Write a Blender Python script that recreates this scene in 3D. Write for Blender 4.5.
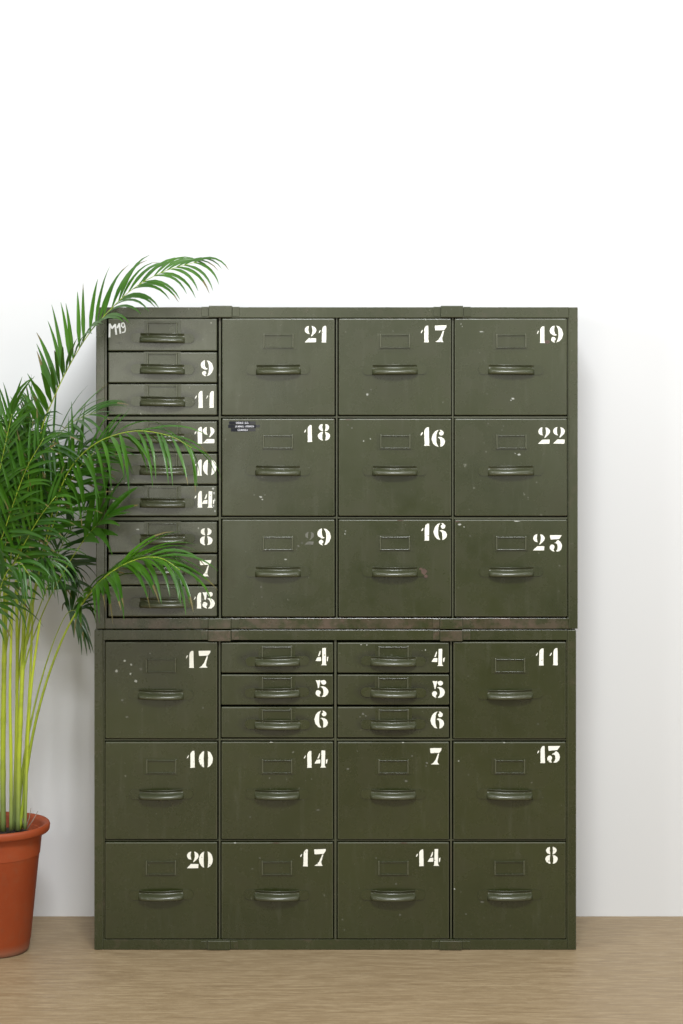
import bpy, bmesh, math, random
from mathutils import Vector, Matrix, Euler

for o in list(bpy.data.objects):
    bpy.data.objects.remove(o, do_unlink=True)
S = bpy.context.scene
C = S.collection
RND = random.Random(7)

# ------------------------------------------------------------------ camera
# The cabinet front stands in the plane Y = 0 (X right, Z up, metres), the wall behind it at Y = WALL.
PX = 0.0025                 # metres per photo pixel in the plane of the cabinet front
CAM_D, CAM_H, WALL = 4.6, 1.375, 0.30
HORIZON = 950 - CAM_H / PX
cam = bpy.data.cameras.new('camera')
cam.sensor_fit = 'VERTICAL'; cam.sensor_height = 36.0
cam.lens = (CAM_D / PX) / 1024 * 36.0
cam.shift_y = -(512 - HORIZON) / 1024
cam.clip_start = 0.1; cam.clip_end = 200
co = bpy.data.objects.new('camera', cam); C.objects.link(co)
co.location = (0, -CAM_D, CAM_H); co.rotation_euler = (math.radians(90), 0, 0)
S.camera = co

# ------------------------------------------------------------------ light (a studio: no sun, no sky)
W = bpy.data.worlds.new('World'); S.world = W; W.use_nodes = True
W.node_tree.nodes['Background'].inputs['Color'].default_value = (0.96, 0.98, 1.0, 1)
W.node_tree.nodes['Background'].inputs['Strength'].default_value = 0.10
def area(name, loc, target, sx, sy, watts, col=(1, 1, 1)):
    l = bpy.data.lights.new(name, 'AREA'); l.shape = 'RECTANGLE'
    l.size, l.size_y, l.energy, l.color = sx, sy, watts, col
    o = bpy.data.objects.new(name, l); C.objects.link(o); o.location = loc
    o.rotation_euler = (Vector(target) - Vector(loc)).to_track_quat('-Z', 'Y').to_euler()
    return o
area('overhead_softbox', (0.2, -3.3, 3.65), (0.1, 0.1, 1.0), 1.5, 0.6, 164, (.955, .98, 1))
area('wall_wash', (0.1, -0.9, 3.9), (0.1, 0.2, 1.3), 4.2, 0.6, 46, (.96, .98, 1))
area('left_studio_panel', (-1.5, -7.0, 1.9), (-1.5, 0, 1.9), 1.8, 3.2, 74, (1, .985, .86))
area('centre_added_panel', (0.3, -7.2, 2.5), (0.3, 0, 2.3), 1.5, 2.8, 17, (1, .985, .86))  # unseen panel added for gloss on the middle drawer columns
area('right_studio_panel', (2.2, -7.0, 2.1), (2.2, 0, 2.1), 2.0, 3.2, 48, (1, .985, .86))
area('left_added_fill', (-3.9, -1.3, 1.85), (-0.6, 0.3, 1.0), 2.0, 2.4, 21, (.94, .97, 1))  # unseen panel added to lift the wall shade beside the cabinet
area('right_added_fill', (3.9, -1.3, 1.85), (0.6, 0.3, 1.0), 2.0, 2.4, 21, (.94, .97, 1))  # added twin of it for the wall on the right
area('key_softbox', (-2.5, -3.3, 2.3), (-0.1, 0, 1.2), 0.26, 0.26, 15)
area('fill_softbox', (2.6, -3.3, 2.3), (0.1, 0, 1.2), 0.26, 0.26, 12)
S.view_settings.view_transform = 'Standard'; S.view_settings.look = 'None'
S.view_settings.exposure = 0.0; S.view_settings.gamma = 1.0

# ------------------------------------------------------------------ helpers
def P(px, py, y=0.0):
    """measured photo point -> place in the studio, at distance y behind the cabinet front"""
    k = PX * (CAM_D + y) / CAM_D
    return Vector(((px - 341.5) * k, y, CAM_H + (HORIZON - py) * k))
def tag(o, label=None, cat=None, group=None, kind=None):
    for k, v in (('label', label), ('category', cat), ('group', group), ('kind', kind)):
        if v: o[k] = v
    return o
def empty(name, loc):
    o = bpy.data.objects.new(name, None); C.objects.link(o); o.location = loc
    o.empty_display_size = 0.1
    return o
class MB:
    def __init__(s): s.v = []; s.f = []; s.m = []
    def add(s, vs, fs, mi=0):
        b = len(s.v); s.v += [tuple(v) for v in vs]
        for f in fs: s.f.append(tuple(i + b for i in f)); s.m.append(mi)
    def box(s, x0, x1, y0, y1, z0, z1, mi=0):
        vs = [(x, y, z) for x in (x0, x1) for y in (y0, y1) for z in (z0, z1)]
        s.add(vs, [(0, 1, 3, 2), (4, 6, 7, 5), (0, 4, 5, 1), (2, 3, 7, 6), (0, 2, 6, 4), (1, 5, 7, 3)], mi)
    def bevel_box(s, x0, x1, y0, y1, z0, z1, b, mi=0, edge_mi=None, seg=2):
        bm = bmesh.new(); bmesh.ops.create_cube(bm, size=1)
        for v in bm.verts:
            v.co = Vector((x0 + (v.co.x + .5) * (x1 - x0), y0 + (v.co.y + .5) * (y1 - y0), z0 + (v.co.z + .5) * (z1 - z0)))
        r = bmesh.ops.bevel(bm, geom=list(bm.edges), offset=b, segments=seg, profile=0.5, affect='EDGES')
        ef = set(r['faces']); bm.verts.index_update(); base = len(s.v)
        s.v += [tuple(v.co) for v in bm.verts]
        for f in bm.faces:
            s.f.append(tuple(v.index + base for v in f.verts))
            s.m.append(edge_mi if (edge_mi is not None and f in ef) else mi)
        bm.free()
    def prism(s, pts, y0, y1, mi=0):
        """polygon in X-Z given anticlockwise as seen from the front (-Y), from y0 (front) back to y1"""
        a = sum(pts[i][0] * pts[(i + 1) % len(pts)][1] - pts[(i + 1) % len(pts)][0] * pts[i][1] for i in range(len(pts)))
        if a < 0: pts = pts[::-1]
        n = len(pts)
        s.add([(x, y0, z) for x, z in pts] + [(x, y1, z) for x, z in pts],
              [tuple(range(n))] + [(i, i + n, (i + 1) % n + n, (i + 1) % n) for i in range(n)], mi)
    def tube(s, pts, rad, n=8, mi=0, cap=True):
        pts = [Vector(p) for p in pts]; rings = []
        for i, p in enumerate(pts):
            t = (pts[min(i + 1, len(pts) - 1)] - pts[max(i - 1, 0)]).normalized()
            u = t.cross(Vector((0.13, 1, 0.07))).normalized(); w = t.cross(u)
            r = rad(i / (len(pts) - 1)) if callable(rad) else rad
            rings.append([p + (u * math.cos(2 * math.pi * k / n) + w * math.sin(2 * math.pi * k / n)) * r for k in range(n)])
        vs = [v for r in rings for v in r]
        fs = [(i * n + k, i * n + (k + 1) % n, (i + 1) * n + (k + 1) % n, (i + 1) * n + k) for i in range(len(pts) - 1) for k in range(n)]
        if cap: fs += [tuple(range(n))[::-1], tuple(range((len(pts) - 1) * n, len(pts) * n))]
        s.add(vs, fs, mi)
    def lathe(s, prof, n=64, mi=0, wob=0.0):
        vs = []
        for j, (r, z) in enumerate(prof):
            for k in range(n):
                a = 2 * math.pi * k / n
                rr = r * (1 + wob * math.sin(2 * a + 0.6) + wob * .5 * math.sin(5 * a + z * 9))
                vs.append((rr * math.cos(a), rr * math.sin(a), z))
        fs = [(i * n + k, i * n + (k + 1) % n, (i + 1) * n + (k + 1) % n, (i + 1) * n + k) for i in range(len(prof) - 1) for k in range(n)]
        s.add(vs, fs, mi)
    def build(s, name, mats, parent=None, smooth=False, loc=None):
        me = bpy.data.meshes.new(name); me.from_pydata(s.v, [], s.f)
        for m in (mats if isinstance(mats, (list, tuple)) else [mats]): me.materials.append(m)
        for p, mi in zip(me.polygons, s.m): p.material_index = mi; p.use_smooth = smooth
        me.update()
        o = bpy.data.objects.new(name, me); C.objects.link(o)
        if parent: o.parent = parent
        if loc is not None: o.location = loc
        return o
def smooth_path(pts, n):
    """Catmull-Rom through the points, n samples, roughly even"""
    pts = [Vector(p) for p in pts]
    q = [pts[0] * 2 - pts[1]] + pts + [pts[-1] * 2 - pts[-2]]
    dense = []
    for i in range(1, len(q) - 2):
        for k in range(16):
            t = k / 16
            a, b, c, d = q[i - 1], q[i], q[i + 1], q[i + 2]
            dense.append(0.5 * ((2 * b) + (c - a) * t + (2 * a - 5 * b + 4 * c - d) * t * t + (3 * b - a - 3 * c + d) * t ** 3))
    dense.append(pts[-1])
    L = [0]
    for i in range(1, len(dense)): L.append(L[-1] + (dense[i] - dense[i - 1]).length)
    out = []; j = 0
    for k in range(n):
        s = L[-1] * k / (n - 1)
        while j < len(L) - 2 and L[j + 1] < s: j += 1
        f = (s - L[j]) / max(1e-9, L[j + 1] - L[j])
        out.append(dense[j].lerp(dense[j + 1], min(1, max(0, f))))
    return out

# ------------------------------------------------------------------ materials
class NT:
    def __init__(s, name):
        s.mat = bpy.data.materials.new(name); s.mat.use_nodes = True
        s.t = s.mat.node_tree; s.b = s.t.nodes['Principled BSDF']
        s.out = [n for n in s.t.nodes if n.type == 'OUTPUT_MATERIAL'][0]
    def n(s, kind, **kw):
        x = s.t.nodes.new(kind)
        for k, v in kw.items():
            if hasattr(x, k): setattr(x, k, v)
            else: x.inputs[k.replace('_', ' ')].default_value = v
        return x
    def l(s, a, b): s.t.links.new(a, b)
    def coords(s, scale=(1, 1, 1), shift=True):
        """object coordinates, moved by a random amount per object so that repeats never look alike"""
        tc = s.n('ShaderNodeTexCoord')
        m = s.n('ShaderNodeVectorMath', operation='MULTIPLY'); s.l(tc.outputs['Object'], m.inputs[0]); m.inputs[1].default_value = scale
        if not shift: return m.outputs[0]
        oi = s.n('ShaderNodeObjectInfo')
        k = s.n('ShaderNodeMath', operation='MULTIPLY'); s.l(oi.outputs['Random'], k.inputs[0]); k.inputs[1].default_value = 37.0
        a = s.n('ShaderNodeVectorMath', operation='ADD'); s.l(m.outputs[0], a.inputs[0]); s.l(k.outputs[0], a.inputs[1])
        return a.outputs[0]
    def noise(s, vec, scale, detail=3, rough=0.5, dist=0.0):
        x = s.n('ShaderNodeTexNoise'); s.l(vec, x.inputs['Vector'])
        x.inputs['Scale'].default_value = scale; x.inputs['Detail'].default_value = detail
        x.inputs['Roughness'].default_value = rough; x.inputs['Distortion'].default_value = dist
        return x.outputs['Fac']
    def ramp(s, fac, stops):
        x = s.n('ShaderNodeMapRange', clamp=True); s.l(fac, x.inputs['Value'])
        x.inputs['From Min'].default_value, x.inputs['From Max'].default_value = stops[0], stops[1]
        x.inputs['To Min'].default_value, x.inputs['To Max'].default_value = stops[2], stops[3]
        return x.outputs['Result']
    def mix(s, fac, a, b):
        x = s.n('ShaderNodeMix', data_type='RGBA')
        if isinstance(fac, (int, float)): x.inputs[0].default_value = fac
        else: s.l(fac, x.inputs[0])
        for i, c in ((6, a), (7, b)):
            if isinstance(c, tuple): x.inputs[i].default_value = (*c, 1)
            else: s.l(c, x.inputs[i])
        return x.outputs[2]
    def math(s, op, a, b=0.0):
        x = s.n('ShaderNodeMath', operation=op)
        for i, c in ((0, a), (1, b)):
            if isinstance(c, (int, float)): x.inputs[i].default_value = c
            else: s.l(c, x.inputs[i])
        return x.outputs[0]
    def bump(s, h, strength, dist=0.001):
        x = s.n('ShaderNodeBump'); s.l(h, x.inputs['Height'])
        x.inputs['Strength'].default_value = strength; x.inputs['Distance'].default_value = dist
        s.l(x.outputs['Normal'], s.b.inputs['Normal']); return x
    def set(s, **kw):
        for k, v in kw.items():
            i = s.b.inputs[k.replace('_', ' ')]
            if hasattr(v, 'links') or hasattr(v, 'is_linked'): s.l(v, i)
            else: i.default_value = v if not isinstance(v, tuple) or len(v) == 4 else (*v, 1)
        return s

GREEN_A, GREEN_B, GREEN_C = (0.0205, 0.0258, 0.0042), (0.0285, 0.0345, 0.0074), (0.0250, 0.0270, 0.0058)
def green_paint(name, wear=0.0, rust=0.0, scuff=0.32, ga=0.19, gb=0.29, rubbed=0.0, rub_sheen_col=(0.22, 0.22, 0.16), grime=0.0):
    g = NT(name); v = g.coords()
    big = g.noise(v, 3.5, 3, 0.55); med = g.noise(v, 14, 4, 0.6); fine = g.noise(v, 160, 3, 0.6)
    col = g.mix(g.ramp(big, (0.35, 0.66, 0, 1)), GREEN_A, GREEN_B)
    col = g.mix(g.math('MULTIPLY', g.ramp(med, (0.42, 0.70, 0, 1)), 0.7), col, GREEN_C)
    # rubbed streaks, running down
    vs = g.coords((1, 1, 0.12)); st = g.noise(vs, 60, 4, 0.65)
    col = g.mix(g.math('MULTIPLY', g.ramp(st, (0.56, 0.78, 0, 1)), 0.15), col, (0.135, 0.135, 0.105))
    # tiny specks where the paint went
    sp = g.noise(v, 95, 2, 0.4); lo = g.noise(v, 5, 2, 0.5)
    f = g.math('MULTIPLY', g.ramp(sp, (0.735, 0.77, 0, 1)), g.ramp(lo, (0.48, 0.62, 0, scuff)))
    col = g.mix(f, col, (0.36, 0.36, 0.31))
    if rubbed: col = g.mix(rubbed, col, rub_sheen_col)  # flat pale mix: rubbed edges, but painted-in sheen on M_GREY and M_LIP
    if grime:                                            # years of greasy fingers round the pull
        tc = g.n('ShaderNodeTexCoord'); sp3 = g.n('ShaderNodeSeparateXYZ'); g.l(tc.outputs['Object'], sp3.inputs[0])
        ex = g.math('POWER', g.math('ABSOLUTE', g.math('DIVIDE', sp3.outputs['X'], 0.092)), 3.0)
        ez = g.math('POWER', g.math('ABSOLUTE', g.math('DIVIDE', g.math('ADD', sp3.outputs['Z'], 0.004), 0.024)), 2.0)
        rr = g.math('ADD', g.math('ADD', ex, ez), g.math('MULTIPLY', g.math('SUBTRACT', med, 0.5), 1.6))
        col = g.mix(g.ramp(rr, (0.45, 1.35, grime, 0)), col, (0.012, 0.012, 0.008))
    if rust or wear:
        r1 = g.noise(v, 26, 5, 0.7); r2 = g.noise(v, 7, 2, 0.5)
        fr = g.math('MULTIPLY', g.ramp(r1, (0.62 - 0.2 * rust, 0.72 - 0.12 * rust, 0, 1)), g.ramp(r2, (0.36, 0.60, 0.15 + 0.4 * (rust > .9), 1)))
        col = g.mix(g.math('MULTIPLY', fr, min(1.0, rust)), col, (0.082, 0.056, 0.038))
        w1 = g.noise(v, 40, 6, 0.8)
        fw = g.ramp(w1, (0.66 - 0.16 * wear, 0.74 - 0.14 * wear, 0, 1))
        col = g.mix(g.math('MULTIPLY', fw, min(1.0, wear)), col, (0.30, 0.28, 0.21))
    rough = g.math('ADD', g.ramp(med, (0.3, 0.7, ga, gb)), g.math('MULTIPLY', fine, 0.06))
    g.set(Base_Color=col, Roughness=rough, IOR=1.58)
    wav = g.noise(g.coords((1, 1, 0.7)), 5.5, 2, 0.5)
    h = g.math('ADD', g.math('MULTIPLY', wav, 4.0), g.math('MULTIPLY', fine, 0.06))
    g.bump(h, 0.34, 0.0015)
    return g.mat
M_GREEN = green_paint('green_enamel')
M_GREY = green_paint('green_enamel_grimy_painted_sheen', rubbed=0.21, rub_sheen_col=(0.15, 0.15, 0.125), grime=0.75, scuff=0.8)  # grey in the base colour paints in a reflected sheen; grime is dirt
M_GRIMY = green_paint('green_enamel_grimy', rubbed=0.06, rub_sheen_col=(0.10, 0.10, 0.09), grime=0.6)
M_EDGE = green_paint('green_enamel_worn_edge', wear=0.22, rust=0.4, rubbed=0.14, ga=0.32, gb=0.44)
M_LIP = green_paint('green_enamel_folded_lip', wear=0.2, rubbed=0.24, ga=0.22, gb=0.3)  # paler colour paints in the light caught along the lips
M_CASE = green_paint('green_enamel_case', rust=0.35, wear=0.15)
M_RUSTY = green_paint('green_enamel_rusty', rust=1.0, wear=0.3)
M_EAR = green_paint('green_enamel_handle_ears', scuff=0.3)
M_HANDLE = green_paint('green_enamel_handle', wear=0.15, scuff=0.3, ga=0.19, gb=0.25, rubbed=0.16)

def simple(name, col, rough, noise_amt=0.15, scale=30, **kw):
    g = NT(name); v = g.coords(); n = g.noise(v, scale, 4, 0.6)
    c2 = tuple(c * (1 - noise_amt * 2) for c in col)
    g.set(Base_Color=g.mix(g.ramp(n, (0.3, 0.75, 0, 1)), col, c2), Roughness=rough, **kw)
    return g.mat
def stencil_paint():
    g = NT('white_stencil_paint'); v = g.coords()
    n = g.noise(v, 90, 4, 0.6); big = g.noise(v, 18, 2, 0.5)
    col = g.mix(g.ramp(n, (0.55, 0.8, 0, 0.35)), (0.88, 0.87, 0.79), (0.62, 0.60, 0.50))
    col = g.mix(g.ramp(big, (0.5, 0.8, 0, 0.3)), col, (0.80, 0.77, 0.66))
    col = g.mix(g.ramp(g.noise(v, 150, 3, 0.55), (0.655, 0.70, 0, 0.85)), col, (0.10, 0.10, 0.06))
    g.set(Base_Color=col, Roughness=0.55); g.bump(n, 0.2, 0.0003)
    return g.mat
M_WHITE = stencil_paint()
M_CHALK = simple('white_brush_paint', (0.88, 0.88, 0.87), 0.6, 0.1)
M_CHIP = simple('chipped_pale_primer', (0.47, 0.48, 0.44), 0.7, 0.2, 200)
M_STAIN = simple('rust_stain', (0.100, 0.058, 0.042), 0.5, 0.25, 80)
M_GHOST = simple('rubbed_out_paint', (0.17, 0.17, 0.14), 0.6, 0.3, 200)
M_TAPE = simple('black_label_tape', (0.012, 0.013, 0.019), 0.6, 0.1, Specular_IOR_Level=0.2)
M_TAPE_GREY = simple('grey_label_tape_end', (0.05, 0.05, 0.052), 0.6, 0.1, Specular_IOR_Level=0.25)
M_TAPE_TEXT = simple('white_embossed_letters', (0.66, 0.66, 0.72), 0.5, 0.05)
M_CARD = simple('holder_plate', (0.062, 0.063, 0.037), 0.45, 0.15)

def wall_mat():
    g = NT('white_wall_paint'); v = g.coords(shift=False)
    n = g.noise(v, 0.8, 3, 0.5); f = g.noise(v, 260, 3, 0.6)
    g.set(Base_Color=g.mix(g.ramp(n, (0.3, 0.7, 0, 1)), (0.69, 0.69, 0.695), (0.675, 0.675, 0.682)), Roughness=0.75)
    g.bump(f, 0.12, 0.0006); return g.mat
def floor_mat():
    g = NT('pale_wood_laminate'); v = g.coords((0.16, 1, 1), shift=False)
    grain = g.noise(g.coords((0.10, 1, 1), shift=False), 44, 5, 0.7); fine = g.noise(g.coords((0.13, 1, 1), shift=False), 95, 4, 0.75)
    mott = g.noise(g.coords((0.5, 1, 1), shift=False), 6, 3, 0.5)
    col = g.mix(g.ramp(grain, (0.36, 0.64, 0, 1)), (0.245, 0.168, 0.088), (0.335, 0.244, 0.138))
    col = g.mix(g.ramp(fine, (0.48, 0.60, 0, 0.7)), col, (0.405, 0.305, 0.182))
    col = g.mix(g.ramp(mott, (0.40, 0.72, 0, 0.28)), col, (0.27, 0.19, 0.102))
    dk = g.noise(g.coords((0.07, 1, 1), shift=False), 70, 5, 0.75)
    col = g.mix(g.ramp(dk, (0.57, 0.66, 0, 0.5)), col, (0.16, 0.108, 0.062))
    g.set(Base_Color=col, Roughness=g.ramp(grain, (0.3, 0.7, 0.42, 0.55)))
    g.bump(fine, 0.15, 0.0006); return g.mat
def pot_mat():
    g = NT('terracotta_plastic'); v = g.coords(shift=False)
    n = g.noise(v, 9, 4, 0.6); d = g.noise(v, 45, 5, 0.7)
    col = g.mix(g.ramp(n, (0.3, 0.7, 0, 1)), (0.285, 0.044, 0.007), (0.335, 0.060, 0.012))
    col = g.mix(g.ramp(d, (0.50, 0.72, 0, 0.4)), col, (0.255, 0.080, 0.034))
    # splashed earth round the foot
    sep = g.n('ShaderNodeSeparateXYZ'); tc = g.n('ShaderNodeTexCoord'); g.l(tc.outputs['Object'], sep.inputs[0])
    z = g.math('ADD', sep.outputs['Z'], g.math('MULTIPLY', g.math('SUBTRACT', n, 0.5), 0.05))
    col = g.mix(g.ramp(z, (0.008, 0.036, 0.75, 0)), col, (0.17, 0.105, 0.07))
    g.set(Base_Color=col, Roughness=0.62); g.bump(d, 0.12, 0.001); return g.mat
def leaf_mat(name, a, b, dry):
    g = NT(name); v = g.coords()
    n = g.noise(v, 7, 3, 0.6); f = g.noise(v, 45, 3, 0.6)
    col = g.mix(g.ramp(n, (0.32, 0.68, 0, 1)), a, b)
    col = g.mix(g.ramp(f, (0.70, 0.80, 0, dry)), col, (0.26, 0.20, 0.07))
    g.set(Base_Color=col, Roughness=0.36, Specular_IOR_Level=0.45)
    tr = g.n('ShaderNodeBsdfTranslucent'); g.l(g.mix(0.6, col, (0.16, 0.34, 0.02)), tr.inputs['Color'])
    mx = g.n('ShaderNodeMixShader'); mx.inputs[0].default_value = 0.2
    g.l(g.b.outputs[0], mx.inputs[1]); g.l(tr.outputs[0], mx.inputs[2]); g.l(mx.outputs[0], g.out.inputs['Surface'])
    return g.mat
def stem_mat():
    g = NT('palm_cane'); v = g.coords(shift=False)
    sep = g.n('ShaderNodeSeparateXYZ'); tc = g.n('ShaderNodeTexCoord'); g.l(tc.outputs['Object'], sep.inputs[0])
    n = g.noise(v, 30, 4, 0.6)
    col = g.mix(g.ramp(sep.outputs['Z'], (0.33, 0.50, 0, 1)), (0.20, 0.26, 0.08), (0.42, 0.50, 0.035))
    col = g.mix(g.ramp(n, (0.5, 0.75, 0, 0.5)), col, (0.16, 0.20, 0.03))
    g.set(Base_Color=col, Roughness=0.4); return g.mat
M_WALL, M_FLOOR, M_POT, M_STEM = wall_mat(), floor_mat(), pot_mat(), stem_mat()
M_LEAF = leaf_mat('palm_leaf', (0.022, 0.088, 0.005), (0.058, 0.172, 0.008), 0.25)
M_LEAF_DARK = leaf_mat('palm_leaf_dark', (0.010, 0.042, 0.006), (0.022, 0.074, 0.008), 0.2)  # darker green for some of the fronds
M_RACHIS = simple('palm_leaf_stalk', (0.34, 0.44, 0.035), 0.4, 0.2)
M_TIP = simple('withered_leaf_tip', (0.17, 0.14, 0.04), 0.6, 0.25, 40)
M_SOIL = simple('potting_soil', (0.035, 0.022, 0.014), 0.95, 0.3, 150)
M_DRY = simple('dry_stalk', (0.30, 0.25, 0.19), 0.8, 0.2)

# ------------------------------------------------------------------ setting
m = MB(); m.add([(-9, -14, 0), (9, -14, 0), (9, WALL, 0), (-9, WALL, 0)], [(0, 1, 2, 3)])
tag(m.build('floor', M_FLOOR), kind='structure')
m = MB(); m.box(-9, 9, WALL, WALL + 0.12, -0.05, 4.6)
tag(m.build('wall', M_WALL), kind='structure')

# ------------------------------------------------------------------ stencil numerals (x and y in units of the numeral's height)
def ell(cx, cy, rx, ry, a0, a1, n=12):
    return [(cx + rx * math.cos(math.radians(a0 + (a1 - a0) * i / n)), cy + ry * math.sin(math.radians(a0 + (a1 - a0) * i / n))) for i in range(n + 1)]
ONE = [[(.17, 0), (.47, 0), (.45, .06), (.45, .97), (.43, 1), (.35, 1), (.26, .93), (.20, .80), (.20, .06)],
       [(.0, .55), (.02, .64), (.09, .74), (.115, .73), (.10, .65), (.05, .57)]]
ZERO = [ell(.41, .5, .41, .5, 104, 256) + [(.29, .12), (.28, .5), (.29, .88)],
        ell(.41, .5, .41, .5, 76, -76) + [(.53, .12), (.54, .5), (.53, .88)]]
TWO = [ell(.30, .75, .29, .25, 98, 245, 10) + [(.30, .50), (.25, .60), (.23, .76), (.25, .94)],
       [(.44, 1), (.58, .95), (.69, .85), (.72, .73), (.67, .60), (.55, .48), (.42, .36), (.38, .38), (.45, .52), (.48, .68), (.47, .85)],
       [(.0, 0), (.69, 0), (.70, .25), (.25, .25), (.14, .14)]]
THREE = [[(.03, 1), (.76, 1), (.60, .76), (.48, .75), (.07, .72)],
         [(.27, .50), (.40, .58), (.52, .71), (.64, .61), (.73, .48), (.76, .34), (.72, .17), (.60, .04), (.46, 0), (.38, .03), (.46, .12), (.50, .28), (.47, .44), (.38, .51)],
         [(.30, 0), (.14, .04), (.02, .16), (.01, .30), (.08, .41), (.19, .43), (.29, .36), (.30, .25), (.24, .15), (.25, .08)]]
FOUR = [[(.40, 1), (.62, 1), (.62, .08), (.69, 0), (.34, 0), (.40, .07)],
        [(.0, .24), (.34, .24), (.34, .47), (.13, .46)],
        [(.16, .53), (.28, .84), (.315, .82), (.30, .66), (.24, .53)],
        [(.675, .23), (.73, .24), (.77, .51), (.73, .47), (.675, .45)]]
FIVE = [[(.02, 1), (.16, .97), (.29, 1), (.26, .78), (.21, .53), (.14, .53), (.10, .78)],
        ell(.49, .86, .145, .14, -160, 120, 12) + [(.30, .94)],
        [(.28, .60), (.42, .64), (.60, .58), (.72, .46), (.76, .31), (.70, .14), (.56, .02), (.40, 0), (.35, .02), (.44, .12), (.48, .30), (.44, .48), (.36, .57)],
        [(.29, 0), (.14, .04), (.02, .14), (.0, .27), (.07, .38), (.19, .40), (.29, .33), (.30, .22), (.23, .13), (.24, .07)]]
SIX = [[(.42, 1), (.24, .93), (.09, .76), (.0, .5), (.08, .22), (.24, .05), (.42, 0), (.34, .12), (.29, .30), (.28, .52), (.30, .74), (.35, .90)],
       [(.47, 1), (.60, .97), (.70, .88), (.72, .78), (.66, .69), (.56, .66), (.47, .71), (.44, .80), (.48, .87), (.54, .89)],
       [(.36, .54), (.44, .59), (.58, .57), (.74, .47), (.80, .32), (.76, .16), (.64, .04), (.52, 0), (.53, .14), (.53, .34), (.48, .49)]]
SEVEN = [[(.0, .98), (.71, 1), (.69, .88), (.58, .71), (.04, .69)],
         [(.50, .67), (.56, .66), (.51, .45), (.45, .20), (.48, .07), (.56, 0), (.03, 0), (.20, .09), (.35, .28)]]
EIGHT = [[(.28, 1), (.13, .95), (.05, .85), (.05, .73), (.13, .62), (.30, .56), (.29, .66), (.26, .80)],
         [(.44, 1), (.59, .95), (.67, .85), (.67, .73), (.59, .62), (.42, .56), (.44, .66), (.46, .80)],
         [(.30, .54), (.12, .48), (.02, .38), (.0, .25), (.06, .11), (.18, .03), (.31, 0), (.27, .12), (.26, .28), (.28, .42)],
         [(.42, .54), (.60, .48), (.72, .38), (.74, .25), (.68, .11), (.56, .03), (.43, 0), (.47, .12), (.48, .28), (.46, .42)]]
NINE = [[(.80 - x, 1 - y) for x, y in p] for p in SIX]
GLYPH = dict(zip('0123456789', (ZERO, ONE, TWO, THREE, FOUR, FIVE, SIX, SEVEN, EIGHT, NINE)))
WID = dict(zip('0123456789', (.82, .47, .72, .76, .77, .76, .80, .71, .74, .80)))
def chaikin(p, q=0.13):
    out = []
    for i in range(len(p)):
        a, b = p[i], p[(i + 1) % len(p)]
        out += [(a[0] * (1 - q) + b[0] * q, a[1] * (1 - q) + b[1] * q), (a[0] * q + b[0] * (1 - q), a[1] * q + b[1] * (1 - q))]
    return out
def numeral_mb(digits, rnd):
    """digits: list of (char, x0, z0, height, tilt) in drawer-local metres"""
    mb = MB()
    for ch, x0, z0, h, tilt in digits:
        for p in GLYPH[ch]:
            q = chaikin(p) if len(p) > 6 else chaikin(p, 0.05)
            pts = []
            for (x, y) in q:
                x += rnd.uniform(-.008, .008); y += rnd.uniform(-.008, .008)
                pts.append((x0 + (x + tilt * y) * h, z0 + y * h))
            mb.prism(pts, -0.0004, 0.0002)
    return mb
def stroke(mb, pts, w, y0=-0.0005):
    """a brush stroke on the drawer face"""
    for i in range(len(pts) - 1):
        a, b = Vector(pts[i]), Vector(pts[i + 1]); d = (b - a).normalized(); n = Vector((-d.y, d.x)) * w / 2
        yy = y0 - 0.00006 * i
        mb.prism([tuple(a - n - d * w * .3), tuple(b - n + d * w * .3), tuple(b + n + d * w * .3), tuple(a + n - d * w * .3)], yy, 0.0002)

# ------------------------------------------------------------------ drawer fittings
def handle_mesh():
    """stamped steel bow pull: flat rounded ears, a bowed grip with a hollow upper half and a rolled lower lip"""
    mb = MB(); mm = 0.001
    prof = [(12.3, 11.5), (12.1, 13.0), (11.3, 12.6), (9.6, 9.0), (6.5, 6.4), (3.4, 7.0), (1.9, 10.5), (1.2, 15.0), (0.0, 18.6), (-1.8, 21.2), (-4.0, 22.9), (-6.4, 23.5), (-8.8, 23.0), (-10.8, 21.2), (-12.2, 17.6)]
    xs = [-57.5, -57, -56, -54.5, -52.5, -50] + [-47 + 47 / 7 * i for i in range(15)] + [50, 52.5, 54.5, 56, 57, 57.5]
    rows = []
    for x in xs:
        u = min(1.0, abs(x) / 57.5)
        rise = (1 - u ** 13) ** 0.6                       # the short legs
        bow = 11.5 * (1 - (x / 57.5) ** 2)                 # the bow of the grip
        row = []
        for z, d in prof:
            dep = (d - 8.0 + bow) * rise
            row.append((x * mm, -(max(dep, 0.6)) * mm, z * mm))
        rows.append(row)
    n = len(prof)
    mb.add([v for r in rows for v in r], [(i * n + k, i * n + k + 1, (i + 1) * n + k + 1, (i + 1) * n + k) for i in range(len(rows) - 1) for k in range(n - 1)])
    # underside sheet, 2 mm behind
    rows2 = [[(x, min(-0.0003, y + 0.0022), z * 0.93) for x, y, z in r] for r in rows]
    mb.add([v for r in rows2 for v in r], [(i * n + k, (i + 1) * n + k, (i + 1) * n + k + 1, i * n + k + 1) for i in range(len(rows) - 1) for k in range(n - 1)])
    off = len(rows) * n; nn = len(mb.v)
    for k in (0, n - 1):
        for i in range(len(rows) - 1):
            a, b = i * n + k, (i + 1) * n + k
            mb.f.append((a, b, b + off, a + off) if k == 0 else (a, a + off, b + off, b)); mb.m.append(0)
    for s in (-1, 1):
        ear = [(s * 55 * mm, 12 * mm)] + [(s * (69 + 11.5 * math.cos(math.radians(a))) * mm, 12 * math.sin(math.radians(a)) * mm) for a in range(90, -91, -15)] + [(s * 55 * mm, -12 * mm)]
        mb.prism(ear, -0.0032, 0.0003, 1)
    return mb
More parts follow.
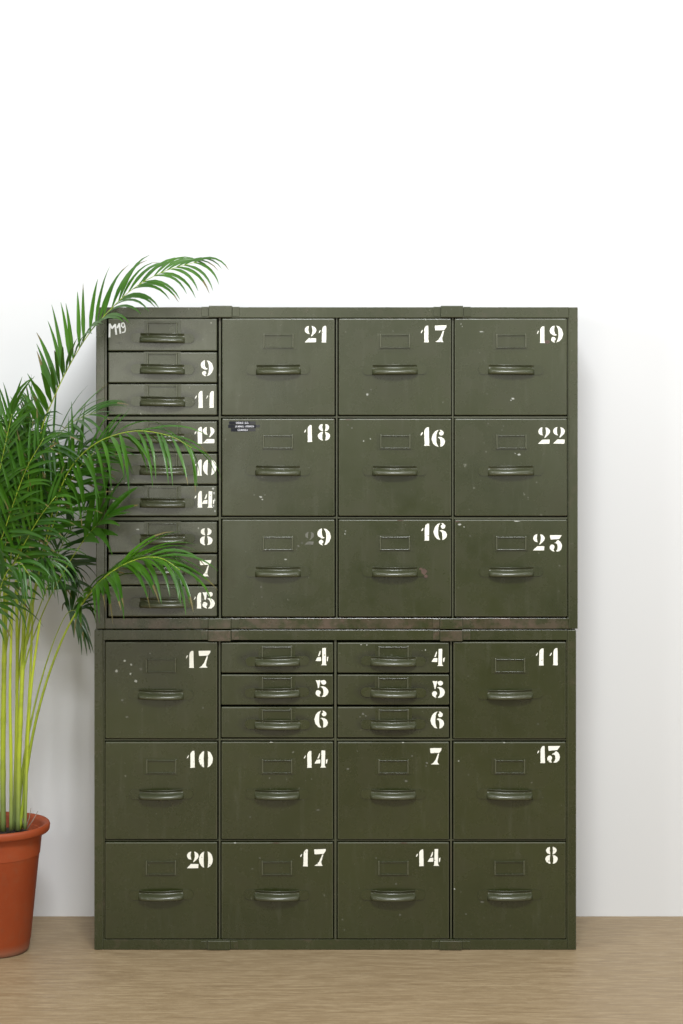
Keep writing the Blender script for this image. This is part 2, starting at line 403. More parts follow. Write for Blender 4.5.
def holder_mesh():
    mb = MB(); w, h = 0.038, 0.0175
    mb.box(-w - 0.008, w + 0.008, -0.0009, 0.0003, -h - 0.003, h + 0.003)
    for s in (-1, 1):
        mb.bevel_box(min(s * w, s * (w - .0036)), max(s * w, s * (w - .0036)), -0.0064, -0.0005, -h, h, 0.0009, 1, 1)
    mb.bevel_box(-w + .0033, w - .0033, -0.0052, -0.0005, -h, -h + .0022, 0.0006)
    mb.box(-w + .004, w - .004, -0.0012, -0.0006, -h + .004, h - .001)
    mb.bevel_box(-w + .0033, w - .0033, -0.0050, -0.0005, h - .0042, h - .0020, 0.0006)
    return mb
HANDLE, HOLDER = handle_mesh(), holder_mesh()
_h = HANDLE.build('handle', [M_HANDLE, M_EAR], smooth=True); HANDLE_ME = _h.data
for _p in HANDLE_ME.polygons: _p.use_smooth = _p.material_index == 0
bpy.data.objects.remove(_h)
_h = HOLDER.build('card_holder', [M_GREEN, M_LIP]); HOLDER_ME = _h.data; bpy.data.objects.remove(_h)

def drawer(parent, rect, digits, label, hy, cy, chips=(), extra=None, sag=0.0, paint=None):
    """rect in photo pixels (x0,y0,x1,y1); digits [(char, px_left, py_top, px_height)]; hy / cy: heights of handle and card holder"""
    x0, y0, x1, y1 = rect
    cpx, cpz = (x0 + x1) / 2, (y0 + y1) / 2
    w, h = (x1 - x0) * PX, (y1 - y0) * PX
    loc = P(cpx, cpz) - parent.location
    loc.y = RND.uniform(-0.0012, 0.0010)
    mb = MB()
    mb.bevel_box(-w / 2, w / 2, 0.0, 0.03, -h / 2, h / 2, 0.0028, 0, 1, 3)
    for ch in chips:                                     # chipped paint: (px, py, radius in px, material slot)
        cx, cz = (ch[0] - cpx) * PX, (cpz - ch[1]) * PX; r = ch[2] * PX; n = 9
        asp = ch[4] if len(ch) > 4 else 1.0
        mb.prism([(cx + asp * r * RND.uniform(.55, 1.2) * math.cos(2 * math.pi * i / n), cz + r * RND.uniform(.55, 1.2) * math.sin(2 * math.pi * i / n)) for i in range(n)], -ch[5] if len(ch) > 5 else -0.00025, 0.0004, ch[3])
    d = mb.build('drawer', [paint or M_GREEN, M_EDGE, M_CHIP, M_STAIN, M_GHOST], parent, loc=loc)
    d.rotation_euler = (math.radians(RND.uniform(-.35, .35)), math.radians(sag), math.radians(RND.uniform(-.35, .35)))
    d['label'] = label
    ho = bpy.data.objects.new('handle', HANDLE_ME); C.objects.link(ho); ho.parent = d
    ho.location = (RND.uniform(-.0008, .0008), 0, (cpz - hy) * PX); ho.rotation_euler = (0, math.radians(RND.uniform(-1.0, 1.0)), 0); ho.scale = (RND.uniform(.985, 1.015), RND.uniform(.86, 1.1), RND.uniform(.97, 1.03))
    hd = bpy.data.objects.new('card_holder', HOLDER_ME); C.objects.link(hd); hd.parent = d
    hd.location = (RND.uniform(-.001, .001), 0, (cpz - cy) * PX); hd.rotation_euler = (0, math.radians(RND.uniform(-.4, .4)), 0)
    if digits:
        dm = numeral_mb([(c, (px - cpx) * PX, (cpz - (py + ph)) * PX, ph * PX, RND.uniform(-.02, .03)) for c, px, py, ph in digits], RND)
        dm.build('stencil_number', [M_WHITE], d)
    if extra: extra(d, cpx, cpz)
    return d

# ------------------------------------------------------------------ the two steel cases
def case(parent, x0, x1, y0, y1, post, ry, stiles, rails, rust_top, rust_bot):
    mb = MB(); L = parent.location; D = WALL - 0.006
    def X(px): return (px - 341.5) * PX - L.x
    def Z(py): return (950 - py) * PX - L.z
    b = 0.0016
    for a, c in ((x0, x0 + post), (x1 - post, x1)):                              # posts run the full height
        mb.bevel_box(X(a), X(c), 0.0, D, Z(y1), Z(y0), b, 0, 1)
    for a, c in ((x0 + post, x0 + post + 1.6), (x1 - post - 1.2, x1 - post)):    # inward flange behind each post
        mb.box(X(a) + .0001, X(c), 0.0045, 0.05, Z(y1 - ry) , Z(y0 + ry))
    mb.bevel_box(X(x0 + post) + .0002, X(x1 - post) - .0002, 0.0008, D, Z(y0 + ry), Z(y0), 0.0009, rust_top, rust_top)
    mb.bevel_box(X(x0 + post) + .0002, X(x1 - post) - .0002, 0.0008, D, Z(y1), Z(y1 - ry), 0.0009, rust_bot, rust_bot)
    mb.box(X(x0 + post), X(x1 - post), D - 0.012, D - 0.003, Z(y1 - ry), Z(y0 + ry), 0)
    for a, c in stiles:
        mb.bevel_box(X(a), X(c), 0.0085, 0.24, Z(y1 - ry) , Z(y0 + ry), 0.0005, 1, 1, 1)
    for xa, xb, a, c in rails:
        mb.bevel_box(X(xa), X(xb), 0.0068, 0.24, Z(c), Z(a), 0.0005, 1, 1, 1)
    return mb.build('case', [M_CASE, M_EDGE, M_RUSTY], parent)
def clip(parent, x0, x1, y0, y1, tab_l, tab_r, mat, up=0.0, down=0.0):
    """folded steel clip wrapped over a rail above or below a joint of the drawer columns"""
    mb = MB(); L = parent.location
    def X(px): return (px - 341.5) * PX - L.x
    def Z(py): return (950 - py) * PX - L.z
    mb.bevel_box(X(x0), X(x1), -0.0055, 0.10, Z(y1) - down, Z(y0) + up, 0.0013, 0, 1)
    for a, c in (tab_l, tab_r):
        mb.bevel_box(X(a), X(c), -0.0012, 0.02, Z(y1 - .8), Z(y0 + .6), 0.0008, 0, 1)
    return mb.build('rail_clip', [mat, M_EDGE], parent)

GROUP = 'stacked green steel drawer units'
lower = tag(empty('drawer_unit', ((335.2 - 341.5) * PX, 0, 0)),
            'lower green steel drawer unit standing on the floor, with two trios of shallow drawers', 'cabinet', GROUP)
upper = tag(empty('drawer_unit', ((336.8 - 341.5) * PX, 0, (950 - 629.0) * PX)),
            'upper green steel drawer unit stacked on the other, nine shallow drawers down its left column', 'cabinet', GROUP)
case(upper, 96, 577.8, 307.2, 628.8, 8.8, 10.6,
     [(218.6, 220.7), (335.9, 337.5), (452.1, 453.8)],
     [(106.6, 218.5, 416.6, 420), (220.8, 335.8, 416.4, 417.8), (337.6, 452, 416.4, 417.8), (453.9, 567.6, 416.4, 418.2),
      (106.6, 218.5, 517.3, 520.6), (220.8, 335.8, 517.1, 518.8), (337.6, 452, 517.1, 518.8), (453.9, 567.6, 517.1, 519.4)], 0, 2)
case(lower, 94.3, 576.2, 629.9, 949.8, 8.6, 10.2,
     [(218.4, 220.3), (334.2, 336.6), (450.3, 452.2)],
     [(104.6, 218.3, 739.7, 741.0), (220.4, 334.1, 739.0, 741.0), (336.7, 450.2, 739.2, 741.2), (452.3, 566.4, 739.6, 741.0),
      (104.6, 218.3, 840.4, 841.5), (220.4, 334.1, 840.4, 841.6), (336.7, 450.2, 840.2, 841.6), (452.3, 566.4, 840.2, 841.4)], 0, 0)
clip(upper, 208.8, 232, 306.2, 317.3, (201.5, 208.2), (232.4, 239.5), M_CASE, up=0.001)
clip(upper, 440.6, 463, 306.2, 317.3, (433.5, 440.2), (463.6, 471), M_CASE, up=0.001)
clip(upper, 208.4, 231, 618.4, 628.7, (201, 208), (231.4, 239), M_RUSTY)
clip(upper, 440, 462.5, 618.4, 628.7, (433, 439.6), (463, 470.4), M_RUSTY)
clip(lower, 208.2, 231, 630.1, 640.6, (201, 207.8), (231.4, 239), M_RUSTY, down=0.001)
clip(lower, 440, 462.5, 630.1, 640.6, (433, 439.6), (463, 470.4), M_RUSTY, down=0.001)
clip(lower, 207.6, 230, 940.4, 949.4, (201, 207.2), (230.4, 238), M_CASE)
clip(lower, 439.4, 461.8, 940.4, 949.4, (432, 439), (462.2, 470), M_CASE)

# ------------------------------------------------------------------ upper unit drawers
UX = [(108.2, 217.0), (221.9, 334.7), (338.6, 451.3), (454.6, 567.2)]
UY = [(318.4, 415.3), (418.6, 516.0), (519.6, 616.8)]
def hand_mark(d, cx, cz):
    mb = MB()
    def q(px, py): return ((px - cx) * PX, (cz - py) * PX)
    stroke(mb, [q(109.6, 336.8), q(109.8, 324.2), q(112.2, 328.2), q(115.2, 324.6), q(116.4, 334.2)], .0044)
    stroke(mb, [q(117.4, 327.6), q(119.4, 323.8), q(120.4, 333.2)], .0044)
    stroke(mb, [q(124.8, 325.4), q(123.8, 322.8), q(122.0, 323.3), q(121.6, 326.0), q(123.2, 327.8), q(124.8, 325.4), q(125.4, 329.2), q(124.9, 331.9), q(122.4, 332.6)], .0027)
    mb.build('hand_painted_mark', [M_CHALK], d)
def label_tape(d, cx, cz):
    mb = MB()
    def q(px, py): return ((px - cx) * PX, (cz - py) * PX)
    def strip(x0, x1, y0, y1, mi, t, yb=0.0002):
        a, b = q(x0, y1), q(x1, y0); mb.bevel_box(a[0], b[0], -t, yb, a[1], b[1], 0.0002, mi, None, 1)
    strip(229.2, 249.6, 421.3, 424.4, 0, 0.0008); strip(249.7, 255.6, 421.4, 424.3, 1, 0.0007)
    strip(228.3, 255.8, 424.7, 427.9, 0, 0.0008); strip(255.9, 259.8, 424.9, 427.4, 1, 0.0007)
    strip(231.0, 248.2, 428.2, 431.5, 0, 0.0008); strip(248.3, 255.4, 428.3, 431.2, 1, 0.0007)
    r = random.Random(3)
    def word(x0, x1, y0, y1):                        # embossed capitals too small to read: uprights and cross strokes
        x = x0
        while x < x1 - .35:
            cw = r.uniform(.75, 1.0)
            for (u0, u1, v0, v1) in r.choice([((0, .3, 0, 1), (.3, .8, 0, .25)), ((0, .3, 0, 1), (.55, .85, 0, 1), (.3, .55, .4, .65)), ((0, .3, 0, 1), (.3, .8, 0, .22), (.3, .7, .4, .6), (.3, .8, .78, 1))]):
                a, b = q(x + u0 * cw, y0 + (1 - v0) * (y1 - y0)), q(x + u1 * cw, y0 + (1 - v1) * (y1 - y0))
                mb.box(a[0], b[0], -0.0011, -0.0006, a[1], b[1], 2)
            x += cw + .12
    word(236.0, 243.2, 421.9, 423.8); word(244.9, 248.9, 421.9, 423.8)
    word(235.2, 243.7, 425.6, 427.3); word(245.2, 254.2, 425.5, 427.2)
    word(237.8, 248.0, 429.0, 430.9)
    mb.build('label_tape', [M_TAPE, M_TAPE_GREY, M_TAPE_TEXT], d)
small = [  # top, bottom, digits, label, handle height, chips
    (318.6, 351.0, [], 'shallow drawer marked M19 by hand', 338.2, [(120, 343, 1.1, 4, 2.5)], hand_mark),
    (352.2, 382.8, [('9', 200.8, 360.2, 16)], 'shallow drawer stencilled 9', 369.2, [(131, 371, .8, 4)], None),
    (384.0, 415.2, [('1', 195.2, 391, 16.8), ('1', 206.2, 391, 16.8)], 'shallow drawer stencilled 11', 401.5, [(133, 402, 1.6, 4), (137, 399, .9, 4), (128, 408, .8, 4)], None),
    (421.3, 452.2, [('1', 194.6, 426.8, 16.8), ('2', 203, 426.8, 16.4)], 'shallow drawer stencilled 12', 438.3, [(123, 449, .8, 2, .5)], None),
    (453.7, 484.3, [('1', 194.4, 459.5, 16.2), ('0', 202.8, 459, 16.4)], 'shallow drawer stencilled 10', 470.2, [(133, 479, 1, 4), (126, 483, 1, 2)], None),
    (485.8, 516.2, [('1', 194.6, 491, 16.6), ('4', 201.6, 491.2, 16.6)], 'shallow drawer stencilled 14 with scraped paint at its right end', 502.8,
     [(214, 493, 1.6, 2, .6), (214.6, 500, 1.7, 2, .5), (213.4, 506, 1.5, 2, .6), (213, 488.5, 1.2, 2, 1.2), (215, 511, 1.1, 2, .6), (112, 489, 1.2, 2), (114, 501, 1.3, 2), (178, 489, .9, 2)], None),
    (521.9, 552.8, [('8', 199.8, 528, 17.2)], 'shallow drawer stencilled 8', 538.9, [(138, 529.5, .9, 2, 2)], None),
    (554.3, 585.0, [('7', 199.8, 560, 16.4)], 'shallow drawer stencilled 7', 569.5, [], None),
    (586.3, 616.6, [('1', 193.8, 592.5, 16), ('5', 202.4, 592, 16.6)], 'shallow drawer stencilled 15', 602.6, [], None)]
for (a, b, dg, lb, hy, ch, ex) in small:
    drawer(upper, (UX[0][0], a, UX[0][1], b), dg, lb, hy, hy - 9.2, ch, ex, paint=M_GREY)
G = 4; CH = 2; ST = 3
deep_upper = [
    (1, 0, [('2', 304.8, 325.9, 16.4), ('1', 318.6, 325.8, 16.6)], 'deep drawer stencilled 21', [], None),
    (2, 0, [('1', 421, 325.6, 16.8), ('7', 434.4, 325.2, 16.8)], 'deep drawer stencilled 17 in the upper unit', [(367.4, 394.6, 1.3, CH), (371, 389.5, .8, G), (378, 372.6, 1.3, CH), (371, 340, .6, ST)], None),
    (3, 0, [('1', 537, 326.3, 16.8), ('9', 549.6, 325.6, 17)], 'deep drawer stencilled 19', [(461, 324, .9, CH, .5), (462.3, 326.5, .7, CH, .5), (481.5, 331.6, .7, CH, 3.4), (513, 398.6, .9, CH, 2.2), (511, 400.2, .7, CH), (547, 342, 2.2, ST, 1.6)], None),
    (1, 1, [('1', 304.4, 425, 17), ('8', 317.8, 424, 16.6)], 'deep drawer stencilled 18 with black label tape', [(260.8, 497, 1.1, CH, 1.6), (262.4, 499.5, .9, CH), (265, 495, .5, CH), (280, 457, .6, G, .5)], label_tape),
    (2, 1, [('1', 420.8, 427.2, 18.6), ('6', 431.4, 429.8, 17)], 'deep drawer stencilled 16 in the middle row', [(349, 419.7, .5, ST, 8), (363.6, 441, .8, CH), (370.4, 438.8, .7, CH), (352, 428, .8, G), (348, 425, .7, G)], None),
    (3, 1, [('2', 538, 427.2, 16.6), ('2', 553, 427, 16.6)], 'deep drawer stencilled 22', [(519, 454.6, .9, CH, 2), (515, 453.4, .6, CH), (488, 423.5, .7, G), (502, 430, .8, G, .6), (503.5, 426, .6, G)], None),
    (1, 2, [('9', 317.4, 528.4, 17)], 'deep drawer stencilled 9 beside a rubbed-out 2', [(285.5, 559.4, .8, CH, 1.8), (261, 587, .8, G), (262, 597, .8, G), (298.5, 546, .9, G, 1.6), (302, 543, .6, G, 2), (296, 549.5, .6, CH, 1.3)], 'ghost'),
    (2, 2, [('1', 421.4, 523.6, 17), ('6', 433.4, 523, 17)], 'deep drawer stencilled 16 with a rust stain by its handle', [(424.0, 571.6, 3.3, ST, 1.0, .0037), (420.6, 568.6, 1.6, ST, 1.0, .0038), (426.0, 576.4, 1.8, ST, 1.0, .0038), (345, 534, .9, CH, .7), (345.6, 531, .6, CH), (400, 520.5, .4, ST, 9)], None),
    (3, 2, [('2', 532.8, 534, 16.4), ('3', 549.6, 535, 16.6)], 'deep drawer stencilled 23', [(459.6, 524.6, 1.1, CH, 1.5), (464, 527, .6, CH), (457, 521.6, .7, ST, 4), (517, 521.2, .6, CH, 5), (470, 536, .7, G)], None)]
def ghost_two(d, cx, cz):
    mb = numeral_mb([('2', (304.6 - cx) * PX, (cz - 544.6) * PX, 12.6 * PX, 0.05)], RND)
    mb.build('rubbed_out_number', [M_GHOST], d)
for (ci, ri, dg, lb, ch, ex) in deep_upper:
    (a, b), (t, u) = UX[ci], UY[ri]
    drawer(upper, (a, t, b, u), dg, lb, t + (51.3, 52.0, 52.1)[ri], t + (22.6, 23.0, 23.4)[ri], ch, ghost_two if ex == 'ghost' else ex)

# ------------------------------------------------------------------ lower unit drawers
LX = [(105.0, 217.3), (221.3, 333.2), (337.5, 449.1), (453.3, 566.0)]
LY = [(642.0, 738.8), (742.0, 839.4), (842.3, 939.0)]
for ci, where, xo in ((1, 'second column', 0), (2, 'third column', 116.2)):
    chips = {(2, '4'): [(367, 645, 1.0, CH, .7), (361, 644.6, .7, CH), (425.5, 650, .9, CH, .7), (422, 650.6, .5, G)], (2, '6'): [(363, 714, 1.3, G), (366, 716, .8, G), (360, 717, .8, G)]}
    for ch, t, b, nx, ny, nh, hy in (('4', 642.6, 672.8, 315.2, 648, 17.2, 661), ('5', 674.6, 704.9, 315.6, 680, 17, 692.4), ('6', 707, 737.7, 314.2, 710.6, 17.2, 724.2)):
        drawer(lower, (LX[ci][0], t, LX[ci][1], b), [(ch, nx + xo, ny + (0.8 if ci == 2 else 0), nh)],
               'shallow drawer stencilled %s in the %s' % (ch, where), hy, hy - 8.2, chips.get((ci, ch), ()), paint=M_GRIMY)
deep_lower = [
    (0, 0, [('1', 186, 650.8, 17), ('7', 198.2, 650.6, 17)], 'deep drawer stencilled 17 with chipped spots beside its handle', [(124.6, 660.8, 1.3, CH), (131, 664.6, 1.1, CH), (116.6, 671, 1.8, CH, .8), (130.4, 674, 1.1, CH), (135.8, 681, 1.5, CH, 1.3), (150, 653.4, .6, CH), (141, 669, 1.6, G), (122, 700, 1.2, G, 1.6), (127, 717, .9, G, 2), (203, 708, .8, G)]),
    (3, 0, [('1', 535.8, 648.4, 17), ('1', 550, 648.2, 17)], 'deep drawer stencilled 11', [(504, 742.6, .6, CH, 2), (538, 724, .7, G)]),
    (0, 1, [('1', 187, 750.8, 17), ('0', 198.8, 750.8, 17)], 'deep drawer stencilled 10', []),
    (1, 1, [('1', 304, 751, 16.8), ('4', 314.4, 750.6, 17)], 'deep drawer stencilled 14 in the second column', [(271, 742.4, .5, CH, 3.5), (318, 810, .8, G, 2), (250, 817, .6, G, 2)]),
    (2, 1, [('7', 430, 748, 16.4)], 'deep drawer stencilled 7', [(403, 742.6, .6, CH, 2.4), (412, 756, .8, G), (406, 781, .9, G, 2), (348, 769, .8, G, 2), (427, 763, .8, G, 2), (426, 766, .6, G, 1.4)]),
    (3, 1, [('1', 537.2, 746, 17), ('3', 547, 746, 16.8)], 'deep drawer stencilled 13', [(458.6, 761, .8, CH), (504, 742.4, .5, CH, 2)]),
    (0, 2, [('2', 186.8, 851.6, 16.6), ('0', 199, 851.2, 16.8)], 'deep drawer stencilled 20', [(168, 874, .6, G, 2)]),
    (1, 2, [('1', 300, 849.4, 17), ('7', 313.6, 849, 16.8)], 'deep drawer stencilled 17 in the bottom row', [(276, 842.9, .5, ST, 8), (260, 858, .6, G, 2), (235, 842.8, .5, CH, 3)]),
    (2, 2, [('1', 416, 849.4, 16.8), ('4', 427.6, 849, 16.8)], 'deep drawer stencilled 14 in the third column', [(396, 884, .8, G), (376, 858, .7, G), (400, 915, .8, G, 1.6), (404, 843, .5, ST, 8)]),
    (3, 2, [('8', 545.4, 847, 16.8)], 'deep drawer stencilled 8', [(454.6, 889, 1.1, CH, .7), (466, 914, .7, G, 2), (461, 892, .5, G), (482, 902, .6, G, 4)])]
for (ci, ri, dg, lb, ch) in deep_lower:
    (a, b), (t, u) = LX[ci], LY[ri]
    drawer(lower, (a, t, b, u), dg, lb, t + (52.2, 52.0, 52.4)[ri], t + (23.2, 24.2, 25.2)[ri], ch)

# ------------------------------------------------------------------ potted palm
POT = Vector(((-3 - 341.5) * PX, 0.0, 0.0))
palm = tag(empty('potted_palm', POT), 'leafy green areca palm in a round terracotta pot beside the steel cabinet', 'plant')
mb = MB()
mb.lathe([(0.0, 0.003), (0.074, 0.0), (0.0785, 0.004), (0.080, 0.012), (0.0815, 0.028), (0.083, 0.030), (0.1095, 0.3025), (0.1105, 0.3045), (0.1275, 0.3075), (0.130, 0.311), (0.131, 0.322), (0.129, 0.327),
          (0.125, 0.328), (0.1165, 0.325), (0.113, 0.318), (0.108, 0.27), (0.106, 0.25)], 72, 0, 0.006)
mb.v = [(x, y, z * 0.970) for x, y, z in mb.v]
mb.build('pot', M_POT, palm, True)
mb = MB(); r = random.Random(5)
ring = [(0.0, 0.295)] + [(0.107 * i / 5, 0.293 - 0.012 * (i / 5) ** 2) for i in range(1, 6)]
mb.lathe(ring, 40, 0, 0.0)
mb.v = [(x, y, z + r.uniform(-.004, .004)) for x, y, z in mb.v]
mb.build('soil', M_SOIL, palm, True)
mb = MB()
for a, b in (((26, 828), (31, 808)), ((27, 829), (38, 811)), ((24, 829), (21, 815))):
    mb.tube([P(*a, -.02) - POT, (P(*a, -.02) + P(*b, -.015)) / 2 - POT + Vector((.002, 0, .001)), P(*b, -.01) - POT], lambda t: .0016 * (1 - .6 * t), 5)
mb.build('dry_stalk', M_DRY, palm, True)

def cane(pts, r0, r1):
    mb = MB(); path = [p - POT for p in smooth_path([P(*p) for p in pts], 26)]
    def rad(t):
        ringed = 1 + 0.12 * max(0, math.cos(t * 2 * math.pi * 5)) ** 8
        return (r0 + (r1 - r0) * t) * ringed
    mb.tube(path, rad, 10); return mb.build('cane', M_STEM, palm, True)
R1 = [(18, 830, -.01), (19, 760, -.01), (22, 680, -.01)]
R2 = [(3, 831, .02), (3, 750, .02), (4, 670, .02)]
R3 = [(14, 829, .03), (16, 760, .04), (17, 690, .05)]
R0 = [(-16, 830, .0), (-20, 740, .0), (-20, 660, .0)]
cane(R1 + [(24, 620, -.01), (25, 560, -.01)], .0070, .0042)
cane(R2 + [(5, 610, .02), (4, 550, .02)], .0076, .0050)
cane(R3 + [(17, 630, .05), (16, 580, .05)], .0054, .0036)
cane(R0 + [(-22, 600, .0), (-24, 540, .0)], .009, .006)
cane([(-8, 831, -.03), (-9, 750, -.03), (-8, 680, -.03), (-6, 620, -.04), (-4, 580, -.05)], .0085, .006)

cane([(25, 829, -.02), (27, 760, -.02), (31, 690, -.03), (40, 620, -.04)], .0042, .0028)
cane([(11, 830, -.03), (11, 760, -.04), (10, 690, -.05), (12, 610, -.06)], .0048, .0030)
cane([(22, 828, .03), (26, 750, .04), (30, 680, .05), (33, 600, .06)], .0042, .0028)

def frond(pts, start, n, ln, wd, nrm, vee, fwd, droop, mat, seed, base_r=.0034, tip_len=.55, two=(1, 1), curl=0.35, nrm2=None, vee2=None, down2=0, fade=.55, jit=1.5):
    """feather leaf. pts: (px, py, depth) along the midrib; leaflets from t0 to the tip; ln / wd length and width in metres;
    nrm: which way the upper face looks; vee: how far the two ranks fold up (degrees); fwd: angle of a leaflet from the midrib"""
    rr = random.Random(seed)
    path = [p - POT for p in smooth_path([P(*p) for p in pts], 61)]
    q0 = P(*pts[start]) - POT; t0 = min(range(61), key=lambda i: (path[i] - q0).length) / 60
    mb = MB()
    ss = MB(); ss.tube(path, lambda t: base_r * (1 - .82 * t), 6)
    nrm2 = nrm2 or nrm; vee2 = vee if vee2 is None else vee2
    SEG = 7
    for i in range(n):
        u = i / (n - 1)
        N0 = Vector(nrm).normalized().lerp(Vector(nrm2).normalized(), u).normalized()
        for side, scale_side in ((1, two[0]), (-1, two[1])):
            if scale_side <= 0: continue
            t = t0 + (0.995 - t0) * min(1, max(0, u + rr.uniform(-.35, .35) / n))
            f = t * 60; k = min(59, int(f)); p = path[k].lerp(path[k + 1], f - k)
            T = (path[min(60, k + 2)] - path[max(0, k - 1)]).normalized()
            Nn = (N0 - T * N0.dot(T)).normalized(); B = T.cross(Nn) * side
            v = math.radians(vee + (vee2 - vee) * u + rr.uniform(-9, 9) * jit); a = math.radians(fwd * (1.12 - fade * u) + rr.uniform(-6, 6) * jit)
            out = (B * math.cos(v) + Nn * math.sin(v)).normalized()
            d = (T * math.cos(a) + out * math.sin(a)).normalized()
            L = ln * scale_side * (min(1, .62 + 1.5 * u) if u < .3 else 1 - (1 - tip_len) * ((u - .3) / .7) ** 1.6) * rr.uniform(.86, 1.08)
            w = wd * (1 - .45 * u) * rr.uniform(.85, 1.1)
            fn = (Nn * math.cos(v) - B * math.sin(v)).normalized()
            tw = rr.uniform(-.5, .5)
            q = p.copy(); dd = d.copy(); pts3 = []
            dr = droop * (rr.uniform(.7, 1.35) if jit < 1 else rr.uniform(.35, 1.55)) + down2 * u
            for s in range(SEG + 1):
                x = s / SEG
                wdt = dd.cross(fn).normalized()
                wdt = (wdt * math.cos(tw * x) + fn * math.sin(tw * x)).normalized()
                up = wdt.cross(dd).normalized()
                wk = w * .5 * min(1, .28 + 2.6 * x) * max(0, 1 - x ** 2.1) ** .85
                wk = max(wk, w * .03)
                pts3.append((q + wdt * wk - up * wk * curl * -1, q.copy(), q - wdt * wk - up * wk * curl * -1))
                dd = (dd + Vector((0, 0, -1)) * dr * (.35 + 1.3 * x) / SEG).normalized()
                q = q + dd * L / SEG
            vs = [v for tri in pts3 for v in tri]; fs = []
            for s in range(SEG):
                b = s * 3; fs += [(b, b + 1, b + 4, b + 3), (b + 1, b + 2, b + 5, b + 4)]
            ndry = 2 * rr.choice([0, 0, 0, 0, 0, 0, 0, 0, 1, 1, 2])                # withered tips
            mb.add(vs, fs[:len(fs) - ndry], 0)
            if ndry: mb.add(vs, fs[-ndry:], 1)
    fo = mb.build('frond', [mat, M_TIP], palm, True)
    st = ss.build('leaf_stalk', M_RACHIS, fo, True)
    return fo

LF, DK = M_LEAF, M_LEAF_DARK
# tall frond arching over the cabinet top
frond(R1 + [(27, 560, -.03), (35, 470, -.06), (42, 428, -.07), (52, 402, -.08), (67, 370, -.09), (88, 335, -.10), (109, 311, -.11), (134, 288, -.12), (165, 271, -.13), (197, 262, -.14)],
      5, 28, .172, .0170, (-.75, -.30, .60), 52, 45, .25, LF, 1, tip_len=.6, nrm2=(-.2, -.75, .6), vee2=-2, down2=1.6, fade=.60, jit=.5)
# frond hanging in front of drawers 12, 10 and 14
frond(R1 + [(32, 610, -.03), (48, 530, -.08), (60, 490, -.11), (75, 462, -.14), (100, 441, -.18), (135, 431, -.22), (170, 436, -.25), (192, 448, -.26)],
      5, 19, .195, .0145, (.1, -.5, .85), -8, 60, 2.4, LF, 2, tip_len=.6)
# low frond in front of drawers 7 and 15
frond([(20, 829, -.01), (30, 750, -.02), (44, 690, -.05), (62, 640, -.08), (80, 607, -.12), (105, 577, -.18), (135, 560, -.22), (160, 558, -.25), (180, 570, -.26)],
      4, 28, .205, .018, (.25, -.45, .85), 4, 48, 1.3, LF, 3, tip_len=.55, base_r=.0046)
# dark fan behind it, against the wall
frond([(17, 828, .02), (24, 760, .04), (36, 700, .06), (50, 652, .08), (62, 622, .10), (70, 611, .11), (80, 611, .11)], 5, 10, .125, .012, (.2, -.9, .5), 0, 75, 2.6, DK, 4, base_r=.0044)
# short one beside drawer 8
frond(R1 + [(40, 620, -.02), (62, 575, -.05), (84, 540, -.08), (100, 522, -.11), (110, 514, -.12)], 5, 7, .18, .024, (.2, -.6, .75), 15, 40, .6, LF, 5)
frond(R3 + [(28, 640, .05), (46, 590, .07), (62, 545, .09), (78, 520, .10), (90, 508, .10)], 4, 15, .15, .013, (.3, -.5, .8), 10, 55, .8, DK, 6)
# upper right fans before the wall and post
frond(R2 + [(14, 600, .03), (30, 500, .02), (48, 450, .0), (70, 424, -.04), (96, 412, -.08)], 4, 16, .175, .014, (.1, -.6, .8), 5, 52, .7, LF, 7)
frond(R1 + [(32, 600, -.03), (50, 535, -.06), (66, 490, -.08), (84, 462, -.10), (106, 444, -.12)], 4, 18, .19, .015, (-.1, -.7, .7), 5, 55, .5, LF, 8)
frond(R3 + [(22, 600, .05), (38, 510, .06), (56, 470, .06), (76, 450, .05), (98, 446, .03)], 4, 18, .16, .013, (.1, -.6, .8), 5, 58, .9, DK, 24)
# crown on the left
frond(R2 + [(5, 560, .0), (9, 490, -.01), (10, 450, -.02), (2, 424, -.03), (-12, 412, -.03)], 4, 22, .20, .018, (-.3, -.5, .8), 20, 50, .9, LF, 9)
frond(R3 + [(18, 600, .05), (22, 500, .06), (30, 445, .07), (33, 420, .07), (33, 404, .08)], 4, 22, .155, .016, (-.9, -.3, .3), 30, 50, .45, LF, 10)
frond(R0 + [(-10, 580, -.10), (8, 520, -.16), (26, 470, -.20), (44, 438, -.22)], 3, 20, .15, .0150, (-.2, -.8, .5), 5, 52, .6, LF, 11)
frond(R0 + [(-6, 610, -.10), (16, 560, -.15), (38, 520, -.20), (56, 496, -.22)], 3, 20, .15, .0140, (0, -.8, .5), 5, 52, .8, LF, 12)
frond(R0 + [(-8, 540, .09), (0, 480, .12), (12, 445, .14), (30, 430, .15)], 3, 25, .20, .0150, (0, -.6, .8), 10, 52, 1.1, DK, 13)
frond(R0 + [(-16, 560, .06), (-18, 500, .05), (-8, 455, .03), (10, 435, .0)], 3, 25, .20, .0150, (0, -.6, .8), 10, 55, 1.2, LF, 14)
frond(R0 + [(-14, 560, -.08), (-6, 500, -.12), (4, 450, -.14), (12, 414, -.15)], 3, 20, .16, .0150, (-.2, -.7, .6), 10, 50, .45, LF, 15)
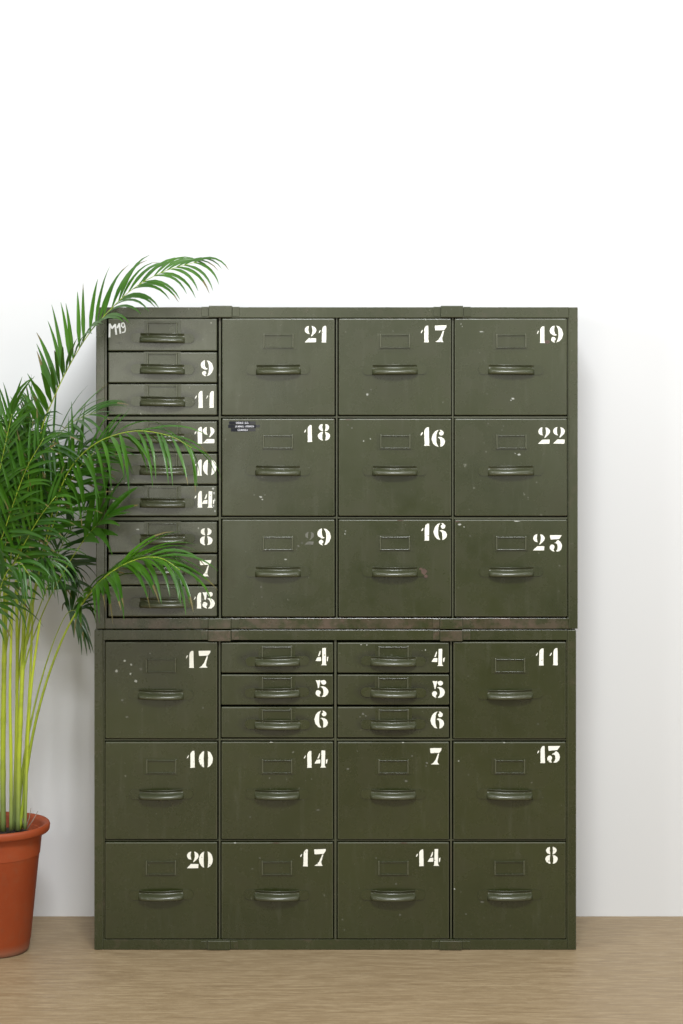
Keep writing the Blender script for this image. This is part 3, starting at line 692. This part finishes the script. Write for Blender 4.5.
frond(R3 + [(26, 620, .08), (40, 580, .11), (56, 562, .12), (70, 566, .12)], 4, 14, .14, .011, (.1, -.6, .8), 5, 50, 2.4, DK, 16)
frond(R1 + [(25, 610, -.04), (32, 570, -.08), (42, 556, -.10), (54, 566, -.12)], 4, 12, .14, .012, (.1, -.7, .7), 0, 50, 2.6, LF, 17)
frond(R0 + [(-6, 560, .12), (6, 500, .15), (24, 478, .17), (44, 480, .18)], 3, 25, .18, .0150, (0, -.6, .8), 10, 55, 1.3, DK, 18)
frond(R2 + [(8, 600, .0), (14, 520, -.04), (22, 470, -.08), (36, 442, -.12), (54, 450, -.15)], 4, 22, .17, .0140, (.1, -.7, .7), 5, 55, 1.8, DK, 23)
frond(R2 + [(8, 590, .0), (20, 540, -.06), (28, 490, -.10), (28, 452, -.12)], 4, 18, .15, .0140, (-.1, -.8, .5), 5, 52, .6, LF, 25)
frond(R0 + [(-8, 620, -.10), (4, 578, -.16), (18, 562, -.20), (30, 576, -.22)], 3, 15, .15, .0125, (.1, -.7, .7), 0, 50, 2.4, LF, 27)
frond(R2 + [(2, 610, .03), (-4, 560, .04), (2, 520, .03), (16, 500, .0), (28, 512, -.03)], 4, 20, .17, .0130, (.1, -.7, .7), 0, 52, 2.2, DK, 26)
# fronds leaning away to the left
frond(R0 + [(-30, 600, .0), (-60, 520, .0), (-110, 460, .0), (-170, 450, -.02)], 4, 22, .20, .016, (.3, -.3, .9), 15, 50, .9, LF, 19)
frond(R0 + [(-44, 630, .02), (-80, 590, .0), (-130, 560, -.04), (-180, 590, -.06)], 4, 22, .18, .016, (0, -.4, .9), 5, 50, 1.2, LF, 20)
frond(R0 + [(-30, 600, -.06), (-50, 530, -.12), (-70, 470, -.2), (-80, 440, -.3)], 4, 22, .19, .016, (.3, -.6, .7), 15, 50, .9, LF, 21)
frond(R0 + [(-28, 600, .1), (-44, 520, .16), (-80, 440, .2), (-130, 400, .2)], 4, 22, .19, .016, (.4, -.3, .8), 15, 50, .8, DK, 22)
